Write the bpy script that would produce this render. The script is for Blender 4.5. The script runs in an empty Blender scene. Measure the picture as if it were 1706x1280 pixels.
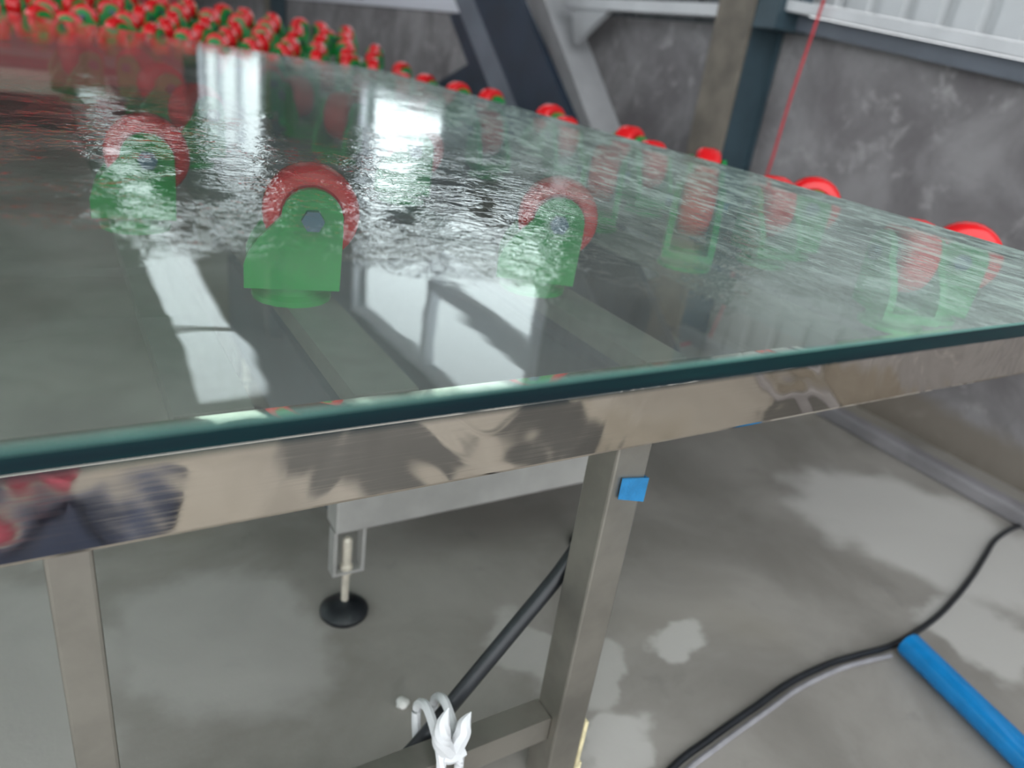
import bpy, bmesh, math, random
from mathutils import Vector, Matrix
random.seed(7)
S = bpy.context.scene
COL = S.collection

# ------------------------------------------------------------------ camera
CAMZ = 0.9215
cd = bpy.data.cameras.new('camera')
cam = bpy.data.objects.new('camera', cd); COL.objects.link(cam)
cd.sensor_width = 36.0; cd.lens = 1230.0 / 1706.0 * 36.0
cd.clip_start = 0.01; cd.clip_end = 200
cx_, cy_, f_ = 853.0, 640.0, 1230.0
def _dir(px, py): return Vector((px - cx_, -(py - cy_), -f_))
X_ = _dir(2950, 385).normalized(); Y_ = _dir(46, -41); Y_ = (Y_ - Y_.dot(X_) * X_).normalized(); Z_ = X_.cross(Y_)
RM = Matrix((X_, Y_, Z_))                      # camera vector -> world vector
cam.matrix_world = Matrix.Translation((0, 0, CAMZ)) @ RM.to_4x4()
cd.dof.use_dof = True; cd.dof.focus_distance = 0.70; cd.dof.aperture_fstop = 3.6
S.camera = cam

# ------------------------------------------------------------------ world, exposure
w = bpy.data.worlds.new('overcast_sky'); S.world = w; w.use_nodes = True
bg = w.node_tree.nodes['Background']
bg.inputs[0].default_value = (0.93, 0.965, 1.0, 1); bg.inputs[1].default_value = 1.25
S.view_settings.view_transform = 'Standard'; S.view_settings.look = 'None'
S.view_settings.gamma = 1.0; S.view_settings.exposure = 1.3
S.view_settings.use_curve_mapping = False
S.cycles.use_denoising = True
S.cycles.max_bounces = 10; S.cycles.transparent_max_bounces = 24
S.cycles.sample_clamp_indirect = 6.0

# ------------------------------------------------------------------ materials
class NT:
    def __init__(s, name):
        s.m = bpy.data.materials.new(name); s.m.use_nodes = True
        s.t = s.m.node_tree; s.t.nodes.clear()
        s.out = s.n('ShaderNodeOutputMaterial')
    def n(s, typ, **kw):
        nd = s.t.nodes.new(typ)
        for k, v in kw.items(): setattr(nd, k, v)
        return nd
    def set(s, sock, v):
        if isinstance(v, bpy.types.NodeSocket): s.t.links.new(v, sock)
        elif isinstance(v, (tuple, list)) and len(v) == 3 and sock.type == 'RGBA': sock.default_value = (*v, 1)
        else: sock.default_value = v
    def math(s, op, a, b=0.0, c=0.0, clamp=False):
        nd = s.n('ShaderNodeMath', operation=op, use_clamp=clamp)
        s.set(nd.inputs[0], a); s.set(nd.inputs[1], b); s.set(nd.inputs[2], c); return nd.outputs[0]
    def vmath(s, op, a, b=None):
        nd = s.n('ShaderNodeVectorMath', operation=op); s.set(nd.inputs[0], a)
        if b is not None: s.set(nd.inputs[1], b)
        return nd.outputs['Value'] if op in ('DOT_PRODUCT', 'LENGTH') else nd.outputs[0]
    def pos(s): return s.n('ShaderNodeNewGeometry').outputs['Position']
    def obj(s): return s.n('ShaderNodeTexCoord').outputs['Object']
    def noise(s, vec, scale, detail=4, rough=0.55, dist=0.0):
        nd = s.n('ShaderNodeTexNoise'); s.set(nd.inputs['Vector'], vec)
        nd.inputs['Scale'].default_value = scale; nd.inputs['Detail'].default_value = detail
        nd.inputs['Roughness'].default_value = rough; nd.inputs['Distortion'].default_value = dist
        return nd.outputs[0]
    def step(s, v, a, b, lo=0.0, hi=1.0):
        nd = s.n('ShaderNodeMapRange', interpolation_type='SMOOTHSTEP'); s.set(nd.inputs[0], v)
        for i, q in enumerate((a, b, lo, hi)): s.set(nd.inputs[i + 1], q)
        return nd.outputs[0]
    def mixc(s, fac, a, b, mode='MIX'):
        nd = s.n('ShaderNodeMix', data_type='RGBA', blend_type=mode); s.set(nd.inputs[0], fac)
        s.set(nd.inputs[6], a); s.set(nd.inputs[7], b); return nd.outputs[2]
    def bump(s, h, strength=1.0, dist=0.001, normal=None):
        nd = s.n('ShaderNodeBump'); s.set(nd.inputs['Strength'], strength); s.set(nd.inputs['Distance'], dist)
        s.set(nd.inputs['Height'], h)
        if normal is not None: s.set(nd.inputs['Normal'], normal)
        return nd.outputs[0]
    def principled(s, base, rough=0.5, metal=0.0, normal=None, spec=0.5, **kw):
        p = s.n('ShaderNodeBsdfPrincipled')
        s.set(p.inputs['Base Color'], base); s.set(p.inputs['Roughness'], rough); s.set(p.inputs['Metallic'], metal)
        s.set(p.inputs['Specular IOR Level'], spec)
        if normal is not None: s.set(p.inputs['Normal'], normal)
        for k, v in kw.items(): s.set(p.inputs[k], v)
        return p.outputs[0]
    def done(s, sh): s.t.links.new(sh, s.out.inputs[0]); return s.m

def simple(name, col, rough=0.5, metal=0.0, var=0.12, scale=30.0, bump=0.0, spec=0.5, **kw):
    t = NT(name); p = t.obj(); nz = t.noise(p, scale, 5)
    c = t.mixc(t.step(nz, 0.3, 0.7), [x * (1 - var) for x in col], [min(1, x * (1 + var)) for x in col])
    nm = t.bump(t.noise(p, scale * 4, 3), 1.0, bump) if bump else None
    return t.done(t.principled(c, rough, metal, nm, spec, **kw))

M = {}
M['red'] = simple('red_polyurethane', (0.70, 0.012, 0.016), 0.22, var=0.06, scale=20)
M['green'] = simple('green_plastic', (0.010, 0.27, 0.055), 0.35, var=0.10, scale=20)
M['cream'] = simple('cream_plastic', (0.55, 0.56, 0.44), 0.4, var=0.06)
M['bolt'] = simple('blued_bolt', (0.10, 0.16, 0.22), 0.35, 0.8)
M['steel'] = simple('brushed_stainless', (0.55, 0.51, 0.44), 0.34, 1.0, var=0.1, scale=12)
M['leg'] = simple('dull_stainless', (0.37, 0.35, 0.31), 0.38, 0.85, var=0.16, scale=9)
M['grey_paint'] = simple('pale_grey_paint', (0.31, 0.303, 0.288), 0.45, var=0.15, scale=8)
M['dark_steel'] = simple('dark_blue_steel', (0.011, 0.021, 0.038), 0.55, var=0.2, scale=5)
M['slate'] = simple('slate_blue_steel', (0.105, 0.120, 0.145), 0.5, var=0.15, scale=5)
M['white_steel'] = simple('off_white_steel', (0.52, 0.53, 0.54), 0.45, var=0.08, scale=6)
M['rust'] = simple('weathered_brown_steel', (0.135, 0.118, 0.095), 0.6, var=0.3, scale=7)
M['blue_col'] = simple('teal_steel', (0.035, 0.062, 0.078), 0.5, var=0.2, scale=5)
M['maroon'] = simple('dark_red_paint', (0.19, 0.016, 0.020), 0.5, var=0.15, scale=3)
M['black'] = simple('black_rubber', (0.012, 0.014, 0.017), 0.38, var=0.2)
M['blue_pipe'] = simple('blue_pvc', (0.008, 0.20, 0.50), 0.2, var=0.08)
M['blue_tape'] = simple('blue_tape', (0.02, 0.19, 0.42), 0.5, var=0.15, scale=60, bump=0.001)
M['white_plastic'] = simple('white_plastic', (0.66, 0.67, 0.68), 0.4, var=0.06)
M['pale_strip'] = simple('cream_strap', (0.70, 0.62, 0.38), 0.4, var=0.2, scale=40)
M['bolt_steel'] = simple('zinc_bolt', (0.62, 0.57, 0.48), 0.5, 0.3, var=0.15)
M['red_cord'] = simple('red_cord', (0.42, 0.035, 0.045), 0.7)
M['grey_cable'] = simple('grey_cable', (0.27, 0.265, 0.28), 0.35)
M['conduit'] = simple('grey_conduit', (0.22, 0.21, 0.22), 0.5, var=0.2, scale=6)
M['sheet'] = simple('light_corrugated_sheet', (0.48, 0.495, 0.50), 0.45, var=0.06, scale=3)
M['sheet_dark'] = simple('dark_slate_sheet', (0.060, 0.068, 0.072), 0.5, var=0.1, scale=3)
M['bar'] = simple('dull_grey_bar', (0.165, 0.16, 0.148), 0.6)
M['roof'] = simple('grey_roof_sheet', (0.19, 0.19, 0.18), 0.6, var=0.1, scale=1.2)
M['rafter'] = simple('grey_rafter_paint', (0.16, 0.16, 0.16), 0.6)
M['frame_w'] = simple('white_window_frame', (0.66, 0.67, 0.72), 0.4, var=0.04)
M['stone'] = simple('white_chip', (0.72, 0.71, 0.68), 0.7, bump=0.001)

def mat_wall():
    t = NT('grey_rendered_wall'); p = t.pos()
    n1 = t.noise(p, 4.0, 6, 0.62, 0.5); n2 = t.noise(p, 12.0, 6, 0.65, 0.4)
    c = t.mixc(t.step(n1, 0.3, 0.72), (0.155, 0.145, 0.148), (0.275, 0.264, 0.267))
    c = t.mixc(t.step(n2, 0.54, 0.72, 0, 0.7), c, (0.40, 0.387, 0.383))
    c = t.mixc(t.step(n2, 0.24, 0.40, 0.35, 0), c, (0.125, 0.115, 0.112))
    sep = t.n('ShaderNodeSeparateXYZ'); t.set(sep.inputs[0], p)
    wob = t.math('ADD', sep.outputs[2], t.math('MULTIPLY', t.math('SUBTRACT', n1, 0.5), 0.12))
    c = t.mixc(t.step(wob, 0.10, 0.16, 0.75, 0), c, (0.20, 0.17, 0.13))     # brown damp course at the foot of the wall
    return t.done(t.principled(c, 0.85, 0, t.bump(t.noise(p, 60, 5), 0.5, 0.002), 0.3))
M['wall'] = mat_wall()

def mat_floor():
    t = NT('stained_concrete'); p = t.pos()
    n1 = t.noise(p, 3.2, 6, 0.6, 0.5); n2 = t.noise(p, 11, 6, 0.6, 0.3); n3 = t.noise(p, 1.1, 3)
    wv = t.n('ShaderNodeTexNoise'); t.set(wv.inputs['Vector'], p); wv.inputs['Scale'].default_value = 7.0; wv.inputs['Detail'].default_value = 4
    off = t.vmath('SCALE', t.vmath('SUBTRACT', wv.outputs['Color'], (0.5, 0.5, 0.5))); off.node.inputs['Scale'].default_value = 0.22
    q = t.vmath('ADD', p, off)
    base = t.mixc(t.step(n1, 0.30, 0.70), (0.222, 0.207, 0.185), (0.325, 0.306, 0.278))
    base = t.mixc(t.step(n2, 0.25, 0.42, 0.35, 0), base, (0.155, 0.148, 0.138))
    base = t.mixc(t.step(n3, 0.55, 0.7, 0, 0.30), base, (0.27, 0.235, 0.17))
    # dried plaster splashes (own shapes on the floor)
    patches = [(1.70, .72, .26, .34, .35, .85), (1.46, .44, .15, .10, .6, .75), (.89, .67, .07, .05, .3, .7),
               (.70, .66, .10, .05, .8, .55), (.63, .53, .09, .06, .2, .75), (.62, .75, .07, .09, .0, .5),
               (.16, .95, .16, .22, .4, .40), (-.12, 1.0, .14, .25, .1, .45), (2.0, .35, .25, .3, 0, .7), (-.1, 1.35, .18, .1, 0, .35)]
    for (x, y, rx, ry, a, v) in patches:
        mp = t.n('ShaderNodeMapping', vector_type='TEXTURE'); t.set(mp.inputs[0], q)
        mp.inputs['Location'].default_value = (x, y, 0); mp.inputs['Rotation'].default_value = (0, 0, a); mp.inputs['Scale'].default_value = (rx, ry, 50)
        d = t.vmath('LENGTH', mp.outputs[0])
        base = t.mixc(t.step(d, 0.72, 1.05, v, 0), base, (0.54, 0.525, 0.495))
    for (x, y, rx, ry, a, v) in [(.58, -.42, .26, .17, .3, .95), (1.10, -.38, .17, .20, .2, .95), (1.95, -.25, .3, .1, -.3, .8)]:
        mp = t.n('ShaderNodeMapping', vector_type='TEXTURE'); t.set(mp.inputs[0], q)
        mp.inputs['Location'].default_value = (x, y, 0); mp.inputs['Rotation'].default_value = (0, 0, a); mp.inputs['Scale'].default_value = (rx, ry, 50)
        base = t.mixc(t.step(t.vmath('LENGTH', mp.outputs[0]), 0.75, 1.05, v, 0), base, (0.045, 0.048, 0.050))     # unseen dark patches added for the polished rail to mirror
    wet = t.step(n3, 0.40, 0.55, 0.30, 0.62)
    return t.done(t.principled(base, wet, 0, t.bump(t.noise(p, 90, 5), 0.4, 0.0012), 0.4))
M['floor'] = mat_floor()

def mat_mirror():
    t = NT('polished_stainless'); p = t.pos()
    h = t.noise(p, 7.0, 2, 0.4, 0.6)
    sc = t.noise(t.vmath('MULTIPLY', p, (3, 200, 200)), 3, 3)
    nm = t.bump(h, 1.0, 0.008)
    return t.done(t.principled((0.86, 0.785, 0.69), t.step(sc, 0.4, 0.8, 0.05, 0.13), 1.0, nm))
M['mirror'] = mat_mirror()

def fresnel(t, nrm, both=True):
    inc = t.n('ShaderNodeNewGeometry').outputs['Incoming']
    c = t.math('ABSOLUTE', t.vmath('DOT_PRODUCT', inc, nrm))
    F = t.math('ADD', t.math('MULTIPLY', t.math('POWER', t.math('SUBTRACT', 1.0, c, clamp=True), 5.0), 0.96), 0.04)
    if not both: return F
    return t.math('DIVIDE', t.math('MULTIPLY', F, 2.0), t.math('ADD', F, 1.0))   # two faces of the pane together

def mat_glass_top():
    t = NT('wet_glass_surface'); p = t.pos()
    sep = t.n('ShaderNodeSeparateXYZ'); t.set(sep.inputs[0], p)
    x, y = sep.outputs[0], sep.outputs[1]
    edge_n = t.noise(p, 9.0, 5, 0.65, 0.6)
    # the water film: starts a hand's breadth behind the front edge, thins out towards the far end
    front = t.math('SUBTRACT', 0.46, t.math('MULTIPLY', x, 0.42))
    dy = t.math('ADD', t.math('SUBTRACT', y, front), t.math('MULTIPLY', t.math('SUBTRACT', edge_n, 0.5), 0.30))
    film = t.math('MULTIPLY', t.step(dy, -0.03, 0.05), t.step(dy, 0.35, 0.9, 1.0, 0.12))
    film = t.math('MULTIPLY', film, t.step(t.noise(t.vmath('MULTIPLY', p, (1.0, 0.8, 1.0)), 16, 4, 0.6, 0.6), 0.36, 0.60, 0.10, 1.0))
    iso = t.noise(t.vmath('MULTIPLY', p, (1.0, 0.9, 1.0)), 95, 3, 0.6, 0.6)
    mid = t.noise(p, 34, 3, 0.55, 0.8)
    st = t.noise(t.vmath('MULTIPLY', p, (1.0, 0.28, 1.0)), 120, 3, 0.6, 0.5)
    right = t.step(x, 0.25, 0.55)
    hgt = t.math('ADD', t.math('MULTIPLY', iso, 0.55), t.math('MULTIPLY', mid, 0.9))
    hgt = t.math('ADD', hgt, t.math('MULTIPLY', st, t.math('MULTIPLY', right, 0.7)))
    nm = t.bump(hgt, film, 0.0020)
    calm = t.bump(t.noise(p, 9.0, 2, 0.4, 0.3), 1.0, 0.0006, nm)
    R = fresnel(t, calm)
    tr = t.n('ShaderNodeBsdfTransparent'); t.set(tr.inputs[0], (0.84, 0.93, 0.885))
    gl = t.n('ShaderNodeBsdfGlossy'); t.set(gl.inputs['Color'], (0.93, 1.0, 0.97)); t.set(gl.inputs['Roughness'], 0.015); t.set(gl.inputs['Normal'], calm)
    mx = t.n('ShaderNodeMixShader'); t.set(mx.inputs[0], R); t.set(mx.inputs[1], tr.outputs[0]); t.set(mx.inputs[2], gl.outputs[0])
    # milky wash residue, plus pale haze painting in light from floor and reflections
    df = t.n('ShaderNodeBsdfDiffuse'); t.set(df.inputs[0], t.mixc(right, (0.50, 0.505, 0.465), (0.56, 0.70, 0.63)))
    strk = t.noise(t.vmath('MULTIPLY', p, (1.0, 0.30, 1.0)), 60, 5, 0.65, 0.8)
    res = t.math('MULTIPLY', t.step(strk, 0.42, 0.66, 0.0, 0.42), t.math('MULTIPLY', t.step(x, 0.30, 0.75, 0.06, 1.0), t.step(dy, -0.08, 0.10, 0.25, 1.0)))
    res = t.math('ADD', res, t.math('ADD', t.step(x, 0.2, 0.70, 0.0, 0.12), t.math('MULTIPLY', t.step(t.noise(p, 6.0, 5, 0.6, 0.5), 0.25, 0.75, 0.07, 0.17), t.step(dy, -0.05, 0.25, 1.0, 0.25))))
    m2 = t.n('ShaderNodeMixShader'); t.set(m2.inputs[0], res); t.set(m2.inputs[1], mx.outputs[0]); t.set(m2.inputs[2], df.outputs[0])
    return t.done(m2.outputs[0])
M['glass_top'] = mat_glass_top()
def mat_clear(name, tint, refl=True):
    t = NT(name); nrm = t.n('ShaderNodeNewGeometry').outputs['Normal']
    tr = t.n('ShaderNodeBsdfTransparent'); t.set(tr.inputs[0], tint)
    if not refl: return t.done(tr.outputs[0])
    gl = t.n('ShaderNodeBsdfGlossy'); t.set(gl.inputs['Roughness'], 0.02)
    mx = t.n('ShaderNodeMixShader'); t.set(mx.inputs[0], fresnel(t, nrm, False)); t.set(mx.inputs[1], tr.outputs[0]); t.set(mx.inputs[2], gl.outputs[0])
    return t.done(mx.outputs[0])
M['glass_bottom'] = mat_clear('glass_underside', (0.92, 0.98, 0.95), False)
M['pane'] = mat_clear('window_glass', (0.97, 0.99, 1.0))
def mat_edge():
    t = NT('dark_teal_glass_edge'); p = t.pos()
    nz = t.noise(t.vmath('MULTIPLY', p, (1, 1, 30)), 6, 3)
    c = t.mixc(t.step(nz, 0.35, 0.65), (0.0015, 0.010, 0.015), (0.002, 0.022, 0.024))
    return t.done(t.principled(c, 0.14, 0, None, 0.25))
M['glass_edge'] = mat_edge()
M['arris'] = simple('mint_glow_arris', (0.075, 0.19, 0.16), 0.3, var=0.1, scale=40)  # pale mint paints the bright glow along the top edge of the glass

# ------------------------------------------------------------------ mesh helpers
class MB:
    def __init__(s): s.v = []; s.f = []; s.mi = []
    def add(s, vs, fs, mi=0):
        o = len(s.v); s.v += [tuple(v) for v in vs]; s.f += [tuple(o + i for i in f) for f in fs]; s.mi += [mi] * len(fs); return s
    def box(s, lo, hi, mtx=None, mi=0):
        (a, b, c), (d, e, f) = lo, hi
        vs = [Vector(q) for q in ((a, b, c), (d, b, c), (d, e, c), (a, e, c), (a, b, f), (d, b, f), (d, e, f), (a, e, f))]
        if mtx is not None: vs = [mtx @ v for v in vs]
        return s.add(vs, [(3, 2, 1, 0), (4, 5, 6, 7), (0, 1, 5, 4), (1, 2, 6, 5), (2, 3, 7, 6), (3, 0, 4, 7)], mi)
    def prism(s, poly, d0, d1, axis='Z', mtx=None, mi=0):
        n = len(poly)
        def mk(u, v, d):
            return Vector((u, v, d)) if axis == 'Z' else (Vector((u, d, v)) if axis == 'Y' else Vector((d, u, v)))
        vs = [mk(u, v, d0) for u, v in poly] + [mk(u, v, d1) for u, v in poly]
        if mtx is not None: vs = [mtx @ v for v in vs]
        fs = [tuple(range(n))[::-1], tuple(range(n, 2 * n))] + [(i, (i + 1) % n, n + (i + 1) % n, n + i) for i in range(n)]
        return s.add(vs, fs, mi)
    def lathe(s, prof, seg=24, mtx=None, mi=0):
        vs = []; n = len(prof)
        for k in range(seg):
            a = 2 * math.pi * k / seg
            for r, z in prof: vs.append(Vector((r * math.cos(a), r * math.sin(a), z)))
        if mtx is not None: vs = [mtx @ v for v in vs]
        fs = []
        for k in range(seg):
            for i in range(n - 1):
                a, b = k * n + i, ((k + 1) % seg) * n + i
                fs.append((a, b, b + 1, a + 1))
        fs.append(tuple(k * n for k in range(seg))[::-1]); fs.append(tuple(k * n + n - 1 for k in range(seg)))
        return s.add(vs, fs, mi)
    def tube(s, pts, r, seg=12, mi=0):
        pts = [Vector(p) for p in pts]; n = len(pts); vs = []; up = Vector((0.02, 0.03, 1)).normalized()
        rr = r if isinstance(r, (list, tuple)) else [r] * n
        for i, p in enumerate(pts):
            t = (pts[min(i + 1, n - 1)] - pts[max(i - 1, 0)]).normalized()
            a = t.cross(up)
            if a.length < 1e-3: a = t.cross(Vector((1, 0, 0)))
            a.normalize(); b = t.cross(a)
            for k in range(seg):
                th = 2 * math.pi * k / seg; vs.append(p + rr[i] * (a * math.cos(th) + b * math.sin(th)))
        fs = [(i * seg + k, i * seg + (k + 1) % seg, (i + 1) * seg + (k + 1) % seg, (i + 1) * seg + k) for i in range(n - 1) for k in range(seg)]
        fs += [tuple(range(seg))[::-1], tuple((n - 1) * seg + k for k in range(seg))]
        return s.add(vs, fs, mi)
    def mesh(s, name, mats, smooth=False, bevel=0.0):
        me = bpy.data.meshes.new(name); me.from_pydata(s.v, [], s.f)
        for m in (mats if isinstance(mats, (list, tuple)) else [mats]): me.materials.append(M[m])
        for p, i in zip(me.polygons, s.mi): p.material_index = i
        bm = bmesh.new(); bm.from_mesh(me); bmesh.ops.recalc_face_normals(bm, faces=bm.faces[:])
        if bevel:
            bmesh.ops.bevel(bm, geom=bm.edges[:], offset=bevel, segments=2, affect='EDGES', profile=0.5)
        bm.to_mesh(me); bm.free()
        if smooth:
            for p in me.polygons: p.use_smooth = True
            try: me.set_sharp_from_angle(angle=math.radians(38))
            except Exception: pass
        me.update(); return me

def link(name, me, parent=None, loc=(0, 0, 0), rz=0.0):
    o = bpy.data.objects.new(name, me); COL.objects.link(o); o.location = loc; o.rotation_euler = (0, 0, rz)
    if parent is not None: o.parent = parent
    return o
def build(name, mb, mats, parent=None, smooth=False, bevel=0.0):
    """mesh given in world coordinates; origin moved to the bottom centre"""
    xs = [v[0] for v in mb.v]; ys = [v[1] for v in mb.v]; zs = [v[2] for v in mb.v]
    o0 = Vector(((min(xs) + max(xs)) / 2, (min(ys) + max(ys)) / 2, min(zs)))
    mb.v = [tuple(Vector(v) - o0) for v in mb.v]
    o = link(name, mb.mesh(name, mats, smooth, bevel))
    o.location = o0
    if parent is not None:
        o.parent = parent
        off = parent_world(parent)
        o.location = o0 - off
    return o
def parent_world(p):
    v = Vector(p.location); q = p.parent
    while q is not None: v = v + Vector(q.location); q = q.parent
    return v
def tag(o, label, cat, group=None):
    o['label'] = label; o['category'] = cat
    if group: o['group'] = group
    return o
def thing(name, loc, label, cat, group=None):
    o = bpy.data.objects.new(name, None); COL.objects.link(o); o.location = loc; o.empty_display_size = 0.05
    return tag(o, label, cat, group)
def struct(o): o['kind'] = 'structure'; return o

# ------------------------------------------------------------------ structure
WX = 2.2
struct(build('floor', MB().box((-9, -6, -0.1), (6, 36, 0)), 'floor'))

# right wall: rendered parapet, sheet cladding above, two windows
SL = lambda y: 1.135 + 0.105 * (y - 1.70)           # the sloping rail line beside the column
wr = struct(build('wall_right', MB()
    .prism([(-3, 0), (34, 0), (34, 1.10), (2.12, 1.10), (1.95, SL(1.95) - 0.03), (1.1, SL(1.1) - 0.03), (-3, SL(1.1) - 0.03)], WX, WX + 0.2, 'X'), 'wall'))
def sheet(y0, y1, z0, z1, zb0=None, zb1=None, mat='sheet_dark'):
    """trapezoidal sheet cladding: ribs every 0.125 m"""
    mb = MB(); y = y0; pr = []
    while y < y1 - 1e-4:
        for dy, d in ((0, 0.028), (0.075, 0.028), (0.085, 0.0), (0.112, 0.0), (0.125, 0.028)):
            if y + dy <= y1 + 1e-6: pr.append((y + dy, d))
        y += 0.125
    n = len(pr); vs = []
    for (yy, d) in pr:
        zb = z0 if zb0 is None else zb0 + (zb1 - zb0) * (yy - y0) / (y1 - y0)
        vs += [(WX + 0.10 - d, yy, zb), (WX + 0.10 - d, yy, z1), (WX + 0.14, yy, zb), (WX + 0.14, yy, z1)]
    fs = []
    for i in range(n - 1):
        a, b = 4 * i, 4 * i + 4
        fs += [(a, b, b + 1, a + 1), (b + 2, a + 2, a + 3, b + 3), (a, a + 2, b + 2, b), (a + 1, b + 1, b + 3, a + 3)]
    fs += [(0, 1, 3, 2), (4 * n - 4, 4 * n - 2, 4 * n - 1, 4 * n - 3)]
    mb.add(vs, fs)
    return build('cladding_sheet', mb, mat, wr)
W1 = (3.25, 6.15, 1.15, 2.92); W2 = (9.7, 13.9, 1.15, 3.05); TOP = 4.2
for (a, b) in ((-2.9, -1.4), (-1.4, 0.1)): sheet(a, b, SL(1.1) + 0.03, TOP, mat='sheet')
sheet(0.1, 1.1, SL(1.1) + 0.03, TOP, mat='sheet'); sheet(1.1, 1.94, 0, TOP, SL(1.1) + 0.03, SL(1.94) + 0.03, mat='sheet')
sheet(1.94, 2.13, SL(1.94) + .03, TOP, mat='sheet'); sheet(2.13, W1[0], 1.10, TOP); sheet(W1[0], W1[1], W1[3] + 0.04, TOP); sheet(W1[1], 8.4, 1.10, TOP); sheet(8.4, W2[0], 1.10, TOP)
sheet(W2[0], W2[1], W2[3] + 0.04, TOP); sheet(W2[1], 19, 1.10, TOP); sheet(19, 26, 1.10, TOP); sheet(26, 33.9, 1.10, TOP)
def window(name, y0, y1, z0, z1, mull, transom):
    mb = MB(); x0, x1 = WX + 0.02, WX + 0.14; t = 0.05
    for (a, b, c, d) in ((y0, y1, z0 - t, z0), (y0, y1, z1, z1 + t), (y0 - t, y0, z0 - t, z1 + t), (y1, y1 + t, z0 - t, z1 + t)):
        mb.box((x0, a, c), (x1, b, d))
    fr = struct(build(name, mb, 'frame_w'))
    for m in mull: build('mullion', MB().box((x0 + .02, m - .035, z0), (x1 - .02, m + .035, z1)), 'frame_w', fr)
    edges = [y0] + list(mull) + [y1]
    for i in range(len(edges) - 1):
        a, b = edges[i], edges[i + 1]
        if i in transom: build('transom', MB().box((x0 + .02, a, transom[i] - .06), (x1 - .02, b, transom[i] + .06)), 'frame_w', fr)
        build('pane', MB().box((WX + .08, a, z0), (WX + .085, b, z1)), 'pane', fr)
window('window_1', *W1, [4.65], {0: 2.28})
build('infill_panel', MB().box((WX + .05, W1[0], W1[2]), (WX + .075, 4.615, 1.70)), 'sheet_dark', bpy.data.objects['window_1'])
window('window_2', *W2, [11.1, 12.5], {})
struct(build('trim_1', MB().box((WX - 0.03, 3.20, 1.06), (WX + 0.10, 34, 1.10)), 'frame_w'))   # sill
# far wall
struct(build('wall_left', MB().box((-3.7, -0.8, 0), (-3.5, 34, 0.9)).box((-3.7, 9, 0.9), (-3.5, 34, TOP)).box((-3.7, -0.8, 3.4), (-3.5, 9, TOP)), 'roof'))
lw = MB().box((-3.68, -0.8, 0.9), (-3.52, 9, 0.95)).box((-3.68, -0.8, 3.35), (-3.52, 9, 3.4))
lwo = struct(build('window_9', lw, 'frame_w'))  # unseen window band, added to let more light onto the floor
for yy in (-0.75, 1.7, 4.1, 6.5, 8.95): build('mullion', MB().box((-3.66, yy - .05, 0.95), (-3.54, yy + .05, 3.35)), 'frame_w', lwo)
for a, b in ((-.7, 1.65), (1.75, 4.05), (4.15, 6.45), (6.55, 8.9)): build('pane', MB().box((-3.604, a, 0.95), (-3.60, b, 3.35)), 'pane', lwo)
struct(build('wall_far', MB().box((-3.7, 34, 0), (WX + 0.2, 34.2, TOP)), 'wall'))
# roof with a skylight strip
SK = (1.02, 1.70)
cl = MB().box((-3.7, -0.8, TOP), (SK[0], 34.2, TOP + 0.06)).box((SK[1], -0.8, TOP), (WX + 0.3, 34.2, TOP + 0.06)).box((SK[0], -0.8, TOP), (SK[1], 7.0, TOP + 0.06))
gaps = []; y = 7.0
segs = [(7.0, 8.85), (8.9, 13.4), (14.6, 18.2), (19.2, 24.0), (25.5, 32.5)]
for i in range(len(segs)):
    e = segs[i + 1][0] if i + 1 < len(segs) else 34.2
    cl.box((SK[0], segs[i][1], TOP), (SK[1], e, TOP + 0.06))
roof = struct(build('ceiling', cl, 'roof'))
for i, (a, b) in enumerate(segs):
    sk = struct(build('window_%d' % (i + 3), MB().box((SK[0], a, TOP + .03), (SK[1], b, TOP + .036)), 'pane'))
for yy in (-0.6, 1.0, 3.5, 5.8, 8.87, 11.2, 14.0, 17.1, 20, 24):
    build('rafter', MB().box((-3.5, yy - .05, TOP - .16), (SK[0] - .02, yy + .05, TOP - 0.001)), 'rafter', roof)

# steel columns against the wall
def column(x0, x1, y0, y1, label):
    t = thing('steel_column', ((x0 + x1) / 2, (y0 + y1) / 2, 0), label, 'column')
    build('flange', MB().box((x0, y0, 0.012), (x0 + 0.012, y1, TOP)), 'rust', t)
    build('flange', MB().box((x1 - 0.012, y0, 0.012), (x1, y1, TOP)), 'blue_col', t)
    build('web', MB().box((x0 + 0.012, y0 + 0.015, 0.012), (x1 - 0.012, y0 + 0.027, TOP)), 'blue_col', t)
    build('base_plate', MB().box((x0 - 0.004, y0 - 0.03, 0), (x1 + 0.004, y1 + 0.03, 0.012)), 'blue_col', t)
    return t
c1 = column(2.02, 2.19, 1.955, 2.12, 'weathered brown steel column with dark teal side beside the hanging red cord')
build('bracket_plate', MB().box((2.03, 1.86, 1.085), (2.18, 1.955, 1.42)), 'blue_col', c1)
c2 = column(2.02, 2.19, 8.40, 8.58, 'distant dark teal steel column far along the grey wall')
c2.children[0].data.materials[0] = M['blue_col']

# sloping pale rail and a dark strip painting the shaded gap under it, right of the column
sr = tag(build('wall_rail', MB().prism([(1.95, SL(1.95) - .012), (1.95, SL(1.95) + .022), (-1.0, SL(-1.0) + .022), (-1.0, SL(-1.0) - .012)], 2.06, 2.195, 'X'), 'white_steel', bevel=0.004),
         'pale sloping rail under the corrugated sheets beside the brown column', 'rail')
tag(build('shade_strip', MB().prism([(1.95, SL(1.95) - .062), (1.95, SL(1.95) - .014), (-1.0, SL(-1.0) - .014), (-1.0, SL(-1.0) - .062)], 2.13, 2.197, 'X'), 'slate'),
    'dark grey strip standing for shade just under the pale sloping rail', 'shade strip')

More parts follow.
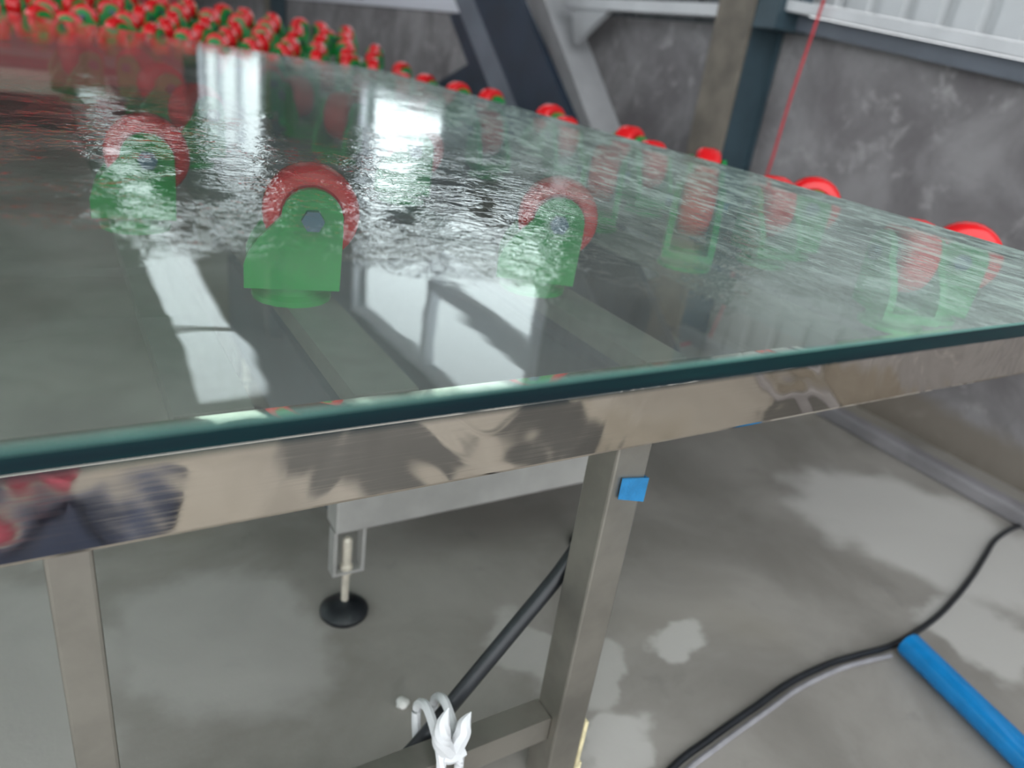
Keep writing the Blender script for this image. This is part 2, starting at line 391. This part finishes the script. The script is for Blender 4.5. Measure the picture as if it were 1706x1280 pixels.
# white steel brace with gusset left of the column
wb = thing('steel_brace', (2.05, 2.3, 0), 'off-white leaning steel brace with a level bar reaching the brown column', 'brace')
lean = lambda z: 2.15 + (z / 0.65) * 0.70            # y of the post axis at height z
def leanbox(y_off0, y_off1, z0, z1, x0, x1):
    return MB().prism([(lean(z0) + y_off0, z0), (lean(z0) + y_off1, z0), (lean(z1) + y_off1, z1), (lean(z1) + y_off0, z1)], x0, x1, 'X')
build('post', leanbox(-.11, .10, 0.14, 1.30, 2.06, 2.197), 'white_steel', wb)
build('post_face', leanbox(-.11, .00, 0.14, 1.30, 2.03, 2.06), 'white_steel', wb)
build('level_bar', MB().box((2.03, 2.125, 1.110), (2.10, 3.10, 1.150)), 'white_steel', wb)
build('gusset', MB().prism([(2.78, 1.110), (3.05, 1.110), (2.99, 0.965)], 2.045, 2.075, 'X'), 'white_steel', wb)

# dark blue leaning machine panel with crossed braces
bp = thing('leaning_panel', (1.7, 2.0, 0), 'dark blue steel panel leaning beside the off-white brace', 'panel')
ln2 = lambda z: 1.66 + (z / 0.70) * 0.88
def lp(o0, o1, z0, z1, x0, x1):
    return MB().prism([(ln2(z0) + o0, z0), (ln2(z0) + o1, z0), (ln2(z1) + o1, z1), (ln2(z1) + o0, z1)], x0, x1, 'X')
build('panel', lp(-.12, .30, 0.0, 1.98, 1.70, 1.73), 'dark_steel', bp)
build('side_plate', lp(.30, .50, 0.0, 1.98, 1.70, 1.73), 'slate', bp)
xb = MB().prism([(3.64, 1.02), (3.34, 1.055), (2.92, 0.60), (2.45, 0.0), (2.72, 0.0), (3.22, 0.68)], 1.735, 1.765, 'X')
build('brace', xb, 'dark_steel', bp)
build('brace', MB().prism([(3.22, 0.90), (3.16, 0.76), (3.46, 0.63), (5.0, -0.0), (5.45, 0.0), (3.72, 0.72)], 1.766, 1.79, 'X'), 'dark_steel', bp)

# dark red cabinet far behind
rc = thing('red_cabinet', (0.25, 6.2, 0), 'dark red steel cabinet standing far behind the caster tables', 'cabinet')
build('body', MB().box((-0.35, 6.0, 0.06), (0.86, 6.5, 1.30)), 'maroon', rc, bevel=0.01)
for a, b in ((-0.34, 0.25), (0.26, 0.85)):
    d = build('door', MB().box((a, 5.982, 0.09), (b, 5.999, 1.28)), 'maroon', rc)
    build('handle', MB().box((b - 0.06 if a < 0 else a + 0.03, 5.962, 0.62), (b - 0.03 if a < 0 else a + 0.06, 5.982, 0.78)), 'steel', d)
build('plinth', MB().box((-0.33, 6.02, 0), (0.84, 6.48, 0.06)), 'black', rc)

# red cord
pts = [(2.035, 1.70, 1.175)] + [(2.035 + 0.004 * math.sin(i * 1.3), 1.70 + 0.085 * i / 12 + 0.004 * math.sin(i), 1.175 - 1.09 * i / 12) for i in range(1, 12)] + [(2.03, 1.80, 0.012), (1.99, 1.84, 0.006), (1.93, 1.83, 0.006)]
tag(build('red_rope', MB().tube(pts, 0.0048, 8), 'red_cord', smooth=True), 'thin red cord hanging from the pale rail down to the floor', 'cord')

# conduit along the foot of the wall
tag(build('floor_conduit', MB().box((1.985, -2.5, 0.0), (2.035, 1.93, 0.045)), 'conduit', bevel=0.008), 'grey conduit lying on the floor along the grey wall', 'conduit')

# ------------------------------------------------------------------ caster
GT = 0.7915; TH = 0.0112; CT = GT - TH            # glass top, thickness, caster top
FT = 0.630                                        # table frame top
R_W = 0.052; HC = CT - FT                         # wheel radius, caster height
zc = HC - R_W; xo = 0.020
def arc(cx, cz, r, a0, a1, n): return [(cx + r * math.cos(math.radians(a0 + (a1 - a0) * i / n)), cz + r * math.sin(math.radians(a0 + (a1 - a0) * i / n))) for i in range(n + 1)]
fk = MB()
fk.lathe([(0.044, 0.0), (0.044, 0.006), (0.036, 0.010), (0.036, 0.022), (0.030, 0.034)], 16)
for sgn in (-1, 1):
    y0, y1 = (sgn * 0.030, sgn * 0.040)
    prof = [(-0.050, 0.020), (0.050, 0.020), (0.052, zc - 0.012)] + arc(xo, zc, 0.032, -8, 178, 12) + [(-0.020, zc - 0.008), (-0.034, zc - 0.022), (-0.044, zc - 0.036), (-0.050, zc - 0.052)]
    fk.prism(prof, min(y0, y1), max(y0, y1), 'Y')
fk.box((-0.050, -0.030, 0.020), (0.050, 0.030, 0.032))
ME_FORK = fk.mesh('caster', 'green', True)
ry = Matrix.Translation((xo, 0, zc)) @ Matrix.Rotation(math.radians(90), 4, 'X')
hw = 0.026
ME_WHEEL = MB().lathe([(0.030, -hw + .003), (0.034, -hw), (0.044, -hw + .001), (0.0495, -hw + .006), (R_W, -0.010), (R_W, 0.010), (0.0495, hw - .006), (0.044, hw - .001), (0.034, hw), (0.030, hw - .003)], 28, ry).mesh('wheel', 'red', True)
ME_HUB = MB().lathe([(0.010, -hw + .001), (0.031, -hw + .005), (0.031, hw - .005), (0.010, hw - .001)], 20, ry).mesh('hub', 'cream', True)
ME_BOLT = MB().lathe([(0.012, -0.050), (0.012, -0.040), (0.006, -0.040), (0.006, 0.040), (0.012, 0.040), (0.012, 0.050)], 6, ry).mesh('axle_bolt', 'bolt')
def caster(parent, loc, ang):
    o = link('caster', ME_FORK, parent, loc, ang)
    link('wheel', ME_WHEEL, o); link('hub', ME_HUB, o); link('axle_bolt', ME_BOLT, o)
    return o

# ------------------------------------------------------------------ caster table
tb = thing('caster_table', (0.24, 1.6, 0), 'stainless table set with red and green caster wheels carrying the glass sheet', 'table')
O = Vector((0.24, 1.6, 0))
RY = 0.500; RB = 0.555
rail = MB().box((-1.5, RY, RB), (1.46, RY + 0.05, FT))
build('front_rail', rail, 'mirror', tb, bevel=0.004)
build('side_rail', MB().box((1.41, RY + .051, RB), (1.46, 3.25, FT)), 'steel', tb)
build('side_rail', MB().box((-1.5, RY + .051, RB), (-1.45, 3.25, FT)), 'steel', tb)
build('back_rail', MB().box((-1.449, 3.20, RB), (1.409, 3.25, FT)), 'steel', tb)
rows = [0.60, 0.86, 1.24, 1.60, 2.02, 2.46, 2.86]
for (xc, wd, y0) in ((-.92, .07, .6), (-.60, .07, .6), (-.24, .07, .6), (.09, .06, .6), (.235, .06, .6), (.565, .06, .6), (.895, .07, .6), (1.105, .14, .551), (1.285, .14, .551)):
    build('caster_bar', MB().box((xc - wd / 2, y0 if y0 < .58 else .551, FT - .022), (xc + wd / 2, 3.199, FT)), 'bar', tb)
def leg(x, y, s, nm='leg'):
    l = build(nm, MB().box((x - s / 2, y - s / 2, 0.0), (x + s / 2, y + s / 2, RB)), 'leg', tb, bevel=0.003)
    return l
leg(-0.02, 0.535, 0.032); rl = leg(0.510, 0.535, 0.048)
leg(-1.42, 0.535, 0.04); leg(0.51, 3.22, 0.048); leg(1.43, 3.22, 0.04); leg(-1.42, 3.22, 0.04)
# lower stretcher: L-angle between the two front legs
build('stretcher', MB().box((-0.003, 0.525, 0.095), (0.485, 0.529, 0.135)).box((-0.003, 0.529, 0.131), (0.485, 0.560, 0.135)), 'leg', tb)
# blue tape wrapped on the right leg (torn lower edge)
tp = MB()
ring = [(.4845, .5095), (.5355, .5095), (.5355, .5605), (.4845, .5605)]
zt, zb_ = (0.512, 0.508, 0.505, 0.509), (0.486, 0.478, 0.485, 0.490)
outer = [(.497, .5075), (.537, .5075), (.5375, .535)]
vs = [(x, y, z) for (x, y), z in zip(outer, (0.512, 0.506, 0.502))] + [(x, y, z) for (x, y), z in zip(outer, (0.486, 0.474, 0.480))]
inn = [(.499, .5098), (.5345, .5098), (.5345, .535)]
vs += [(x, y, z) for (x, y), z in zip(inn, (0.512, 0.506, 0.502))] + [(x, y, z) for (x, y), z in zip(inn, (0.486, 0.474, 0.480))]
tp.add(vs, [(0, 1, 4, 3), (1, 2, 5, 4), (7, 6, 9, 10), (8, 7, 10, 11), (0, 6, 7, 1), (1, 7, 8, 2), (3, 4, 10, 9), (4, 5, 11, 10), (0, 3, 9, 6), (2, 8, 11, 5)])
tpo = build('tape', tp, 'blue_tape', tb); tpo['label'] = 'scrap of blue tape on the right leg'
# casters: (x, y of wheel top, angle deg)
K = 0.13 / 0.0715
spots = [(1.140, .578, -58), (1.023, .594, 60), (1.202, .907, -46), (1.076, .894, 70), (1.225, 1.215, 52), (1.113, 1.272, 70),
         (1.273, 1.549, 20), (1.136, 1.643, 75), (1.320, 1.998, 10), (1.349, 2.432, 15), (1.303, 2.603, 10), (1.294, 2.876, 30), (1.155, 2.772, 70),
         (.240, .809, -14), (.558, .793, -30), (.580, 1.310, -22), (.889, 1.136, 50), (.896, .889, 48),
         (.110, 1.115, -6), (.25, 1.60, 30), (.575, 1.72, 50), (.58, 2.436, 10), (.90, 1.62, 80), (.91, 2.02, 30), (.575, 2.08, 100), (.24, 2.02, 20), (.90, 2.50, 60),
         (.23, 2.46, 140), (.10, 2.46, 30), (-.22, .86, 20), (-.24, 1.24, 60), (-.24, 1.60, 100), (-.22, 2.04, 10), (.10, 2.86, 40), (.57, 2.86, 10), (.90, 2.86, 70),
         (-.60, .86, 30), (-.60, 1.24, 80), (-.59, 1.62, 0), (-.60, 2.04, 60), (-.24, 2.46, 90), (-.91, 1.24, 10), (-.91, 2.04, 40)]
for (x, y, a) in spots:
    ar = math.radians(a)
    p = Vector((x - xo * math.cos(ar), y - xo * math.sin(ar), FT))
    caster(tb, p - O, ar)
used_y = rows

# ------------------------------------------------------------------ glass sheet
gp = [(-1.45, 0.236), (0.905, 0.238), (0.955, 0.90), (0.985, 2.527), (0.625, 2.812), (0.215, 3.300), (-0.107, 3.600), (-0.40, 3.85), (-1.45, 4.60)]
gp = [(-1.45, 0.236), (0.905, 0.238), (0.955, 0.90), (0.985, 2.527), (-0.15, 3.62), (-1.45, 3.66)]
g = MB(); n = len(gp)
b_ = 0.0012
cx0 = sum(p[0] for p in gp) / n; cy0 = sum(p[1] for p in gp) / n
ar = 0.0014
def inset(P, dd):
    out = []; m = len(P)
    for i in range(m):
        p0, p1, p2 = (Vector((*P[k % m], 0)) for k in (i - 1, i, i + 1))
        n1 = Vector((-(p1 - p0).y, (p1 - p0).x, 0)).normalized(); n2 = Vector((-(p2 - p1).y, (p2 - p1).x, 0)).normalized()
        bs = (n1 + n2); bs = bs / (bs.length_squared / 2)
        q = p1 + bs * dd; out.append((q.x, q.y))
    return out
gi = inset(gp, ar)
vs = [(x, y, CT) for x, y in gp] + [(x, y, GT - ar * .8) for x, y in gp] + [(x, y, GT) for x, y in gi]
g.add(vs, [tuple(range(n))[::-1]], 2); g.add(vs, [tuple(range(2 * n, 3 * n))], 0)
g.add(vs, [(i, (i + 1) % n, n + (i + 1) % n, n + i) for i in range(n)], 1)
g.add(vs, [(n + i, n + (i + 1) % n, 2 * n + (i + 1) % n, 2 * n + i) for i in range(n)], 3)
gl_ob = build('glass_sheet', g, ['glass_top', 'glass_edge', 'glass_bottom', 'arris'])
bm = bmesh.new(); bm.from_mesh(gl_ob.data); bmesh.ops.remove_doubles(bm, verts=bm.verts[:], dist=1e-5); bmesh.ops.recalc_face_normals(bm, faces=bm.faces[:]); bm.to_mesh(gl_ob.data); bm.free()
tag(gl_ob, 'large wet clear glass sheet with dark teal edges lying on the casters', 'glass sheet')

# ------------------------------------------------------------------ dense caster table beyond
dt = thing('feed_table', (0.75, 4.2, 0), 'tilted grey feed table crowded with red and green casters behind the glass', 'table')
TA = 0.065; DO = Vector((0.75, 4.2, 0))
YS = 0.15
ztop = lambda x: 0.822 - 0.030 * x
pl = MB()
vs = []
for (yy) in (3.72, 4.75):
    for (xx, dz) in ((-0.55, -.03), (1.64, -.03), (1.64, 0), (-0.55, 0)): vs.append((xx, yy, ztop(xx) - HC + dz + YS * (yy - 3.8)))
pl.add(vs, [(0, 1, 2, 3), (7, 6, 5, 4), (0, 4, 5, 1), (1, 5, 6, 2), (2, 6, 7, 3), (3, 7, 4, 0)])
build('table_top', pl, 'grey_paint', dt)
for x in (-0.5, 1.59):
    for y in (3.77, 4.70): build('leg', MB().box((x - .025, y - .025, 0), (x + .025, y + .025, ztop(x) - HC - .026 + YS * (y - 3.8))), 'leg', dt)
for r, y in enumerate((3.80, 3.99, 4.20, 4.42, 4.64)):
    for i in range(17):
        x = -0.42 + 0.142 * i + (0.07 if r % 2 else 0) + random.uniform(-.012, .012)
        if x > 1.60: continue
        yj = y + random.uniform(-.012, .012)
        caster(dt, Vector((x, yj, ztop(x) - HC + YS * (yj - 3.8))) - DO, math.radians(random.choice((20, 35, 60, 100, 130, 160)) + random.uniform(-15, 15)))

# ------------------------------------------------------------------ machine base under the table
mbs = thing('machine_base', (0.585, 1.3, 0), 'pale grey machine base on black levelling feet under the table', 'machine base')
build('front_beam', MB().box((0.326, 0.93, 0.182), (0.905, 0.98, 0.40)), 'grey_paint', mbs, bevel=0.004)
build('side_beam', MB().box((0.326, 0.981, 0.20), (0.366, 1.75, 0.40)), 'slate', mbs)
build('side_beam', MB().box((0.865, 0.981, 0.20), (0.905, 1.75, 0.40)), 'slate', mbs)
build('tray', MB().box((0.367, 0.981, 0.36), (0.864, 1.75, 0.38)), 'slate', mbs)
def foot(x, y):
    br = MB().box((x - .027, y - .012, 0.098), (x - .021, y + .012, 0.182)).box((x + .021, y - .012, 0.098), (x + .027, y + .012, 0.182)).box((x - .027, y - .012, 0.093), (x + .027, y + .012, 0.098))
    build('foot_bracket', br, 'grey_paint', mbs)
    rod = build('foot_bolt', MB().lathe([(0.0065, 0.022), (0.0065, 0.088), (0.011, 0.088), (0.011, 0.104), (0.0085, 0.106), (0.0085, 0.155), (0.004, 0.160)], 14, Matrix.Translation((x, y, 0))), 'bolt_steel', mbs, smooth=True)
    build('foot_pad', MB().lathe([(0.038, 0.0), (0.041, 0.004), (0.041, 0.010), (0.034, 0.017), (0.020, 0.024), (0.010, 0.027), (0.0068, 0.030)], 28, Matrix.Translation((x, y, 0))), 'black', mbs, smooth=True)
foot(0.352, 0.948); foot(0.878, 0.950); foot(0.352, 1.70); foot(0.878, 1.70)

# ------------------------------------------------------------------ loose things
def spline(P, n=8):
    P = [Vector(p) for p in P]; out = []
    for i in range(len(P) - 1):
        a, b, c, d = P[max(i - 1, 0)], P[i], P[i + 1], P[min(i + 2, len(P) - 1)]
        for k in range(n):
            t = k / n
            out.append(0.5 * ((2 * b) + (c - a) * t + (2 * a - 5 * b + 4 * c - d) * t * t + (3 * b - a - 3 * c + d) * t ** 3))
    return out + [P[-1]]
hose = spline([(0.545, 0.585, 0.40), (0.500, 0.578, 0.335), (0.44, 0.572, 0.27), (0.385, 0.570, 0.205), (0.345, 0.572, 0.150), (0.318, 0.575, 0.110), (0.27, 0.575, 0.060), (0.20, 0.56, 0.020), (0.10, 0.52, 0.012), (-0.05, 0.40, 0.012)])
tag(build('black_hose', MB().tube(hose, 0.0105, 12), 'black', smooth=True), 'thick black rubber hose slung diagonally behind the table leg', 'hose')
# white tie knotted round stretcher and hose
tie = MB()
for x in (0.322, 0.346):
    tie.tube(spline([(x, .515, .100), (x - .002, .515, .148), (x, .535, .166), (x + .003, .574, .176), (x + .004, .600, .150), (x + .002, .590, .112), (x, .566, .085)]), 0.006, 8)
def leaf(P, r0, r1):
    q = spline(P); m = len(q) - 1
    tie.tube(q, [max(0.001, (r0 + (r1 - r0) * math.sin(math.pi * min(1, i / m * .9 + .1))) * (1 - (i / m) ** 4)) for i in range(m + 1)], 8)
leaf([(0.337, 0.518, 0.148), (0.322, 0.522, 0.172), (0.322, 0.526, 0.200), (0.328, 0.528, 0.222)], 0.006, 0.012)
leaf([(0.338, 0.518, 0.150), (0.347, 0.522, 0.172), (0.352, 0.526, 0.188), (0.360, 0.528, 0.200)], 0.006, 0.011)
tie.tube(spline([(0.322, 0.519, 0.155), (0.335, 0.517, 0.150), (0.350, 0.519, 0.152)]), 0.009, 8)
tag(build('plastic_tie', tie, 'white_plastic', smooth=True), 'white plastic tie knotted around the hose and lower stretcher', 'tie')
# cream strip stuck on the right leg foot
cs = tag(build('cream_strip', MB().box((0.5355, 0.512, 0.03), (0.542, 0.522, 0.115)).box((0.5355, 0.512, 0.02), (0.547, 0.526, 0.034)), 'pale_strip', bevel=0.001), 'narrow cream plastic strip standing against the taped table leg', 'strip')
# black cable and grey twin
cab = spline([(2.06, .42, .0058), (2.03, .60, .0058), (1.985, .625, .0058), (1.86, .615, .0058), (1.753, .585, .0058), (1.64, .552, .0058), (1.523, .523, .0058), (1.40, .500, .0058), (1.259, .490, .0058), (1.17, .500, .0058), (1.094, .508, .0058), (.99, .507, .0058), (.894, .495, .0058), (.775, .480, .0058), (.678, .464, .0058), (.56, .42, .0058), (.40, .30, .0058), (.2, .05, .0058)])
tag(build('black_cable', MB().tube(cab, 0.0058, 10), 'black', smooth=True), 'black electric cable snaking over the concrete floor past the blue pipe', 'cable')
cab2 = spline([(1.225, .474, .006), (1.16, .485, .006), (1.094, .492, .006), (.99, .491, .006), (.894, .479, .006), (.775, .464, .006), (.678, .447, .006), (.56, .40, .006), (.42, .29, .006)])
tag(build('grey_wire', MB().tube(cab2, 0.0045, 8), 'grey_cable', smooth=True), 'light grey wire lying close along the black cable', 'wire')
# blue pipe (hollow)
d = Vector((1.2 - 1.257, .226 - .479, 0)).normalized()
A = Vector((1.262, .468, 0.0)); B = A + d * 0.55
side = Vector((-d.y, d.x, 0)); ro, ri = 0.0245, 0.021; sg = 24; vs = []
for P, r in ((A, ri), (A, ro), (B, ro), (B, ri)):
    for k in range(sg):
        th = 2 * math.pi * k / sg; vs.append(P + Vector((0, 0, ro)) + r * (side * math.cos(th) + Vector((0, 0, 1)) * math.sin(th)))
fs = [(j * sg + k, j * sg + (k + 1) % sg, ((j + 1) % 4) * sg + (k + 1) % sg, ((j + 1) % 4) * sg + k) for j in range(4) for k in range(sg)]
tag(build('blue_pipe', MB().add(vs, fs), 'blue_pipe', smooth=True), 'bright blue plastic pipe lying on the floor at the black cable', 'pipe')
# white chip
bm = bmesh.new(); bmesh.ops.create_icosphere(bm, subdivisions=2, radius=0.010)
for v in bm.verts: v.co *= 1 + random.uniform(-.15, .15); v.co.z *= 0.75
zmin = min(v.co.z for v in bm.verts)
for v in bm.verts: v.co.z -= zmin
me = bpy.data.meshes.new('stone_chip'); bm.to_mesh(me); bm.free(); me.materials.append(M['stone'])
tag(link('stone_chip', me, None, (0.368, 0.725, 0)), 'small white stone chip on the bare concrete under the table', 'stone')

# unseen heaps added in front of the table to colour the polished rail's reflection
def heap(name, c, rx, ry, h, mat, label, seed):
    rnd = random.Random(seed); nu, nv = 30, 10; vs = []; fs = []
    ph = [(rnd.uniform(0, 6.28), rnd.randint(2, 7), rnd.uniform(.03, .10)) for _ in range(7)]
    for j in range(nv + 1):
        q = j / nv
        for i in range(nu):
            th = 2 * math.pi * i / nu
            wob = 1 + sum(a * math.sin(k * th + p + q * 3) for p, k, a in ph)
            rr = q * wob
            z = h * max(0.0, 1 - q ** 2.2) * (0.75 + 0.9 * sum(a * math.sin(k * th + 2 * p + 7 * q) for p, k, a in ph)) + 0.003
            vs.append((c[0] + rx * rr * math.cos(th), c[1] + ry * rr * math.sin(th), max(0.003, z)))
    for j in range(nv):
        for i in range(nu):
            a, b = j * nu + i, j * nu + (i + 1) % nu
            fs.append((a, b, b + nu, a + nu))
    n0 = len(vs); ring = [nv * nu + i for i in range(nu)]
    vs += [(vs[k][0], vs[k][1], 0.0) for k in ring]
    for i in range(nu): fs.append((ring[i], ring[(i + 1) % nu], n0 + (i + 1) % nu, n0 + i))
    fs.append(tuple(n0 + i for i in range(nu))[::-1])
    tag(build(name, MB().add(vs, fs), mat, smooth=True), label, 'heap')
M['navy_heap'] = simple('navy_heap', (0.022, 0.034, 0.075), 0.75, var=0.4, scale=12)
M['pink_heap'] = simple('pink_heap', (0.62, 0.13, 0.19), 0.8, var=0.2, scale=12)
heap('navy_heap', (-0.08, -0.34), .21, .08, .05, 'navy_heap', 'unseen navy blue stand-in cloth on the floor in front of the polished rail', 3)
heap('pink_heap', (-0.17, -0.52), .14, .07, .08, 'pink_heap', 'unseen pink stand-in cloth on the floor behind the navy one', 5)
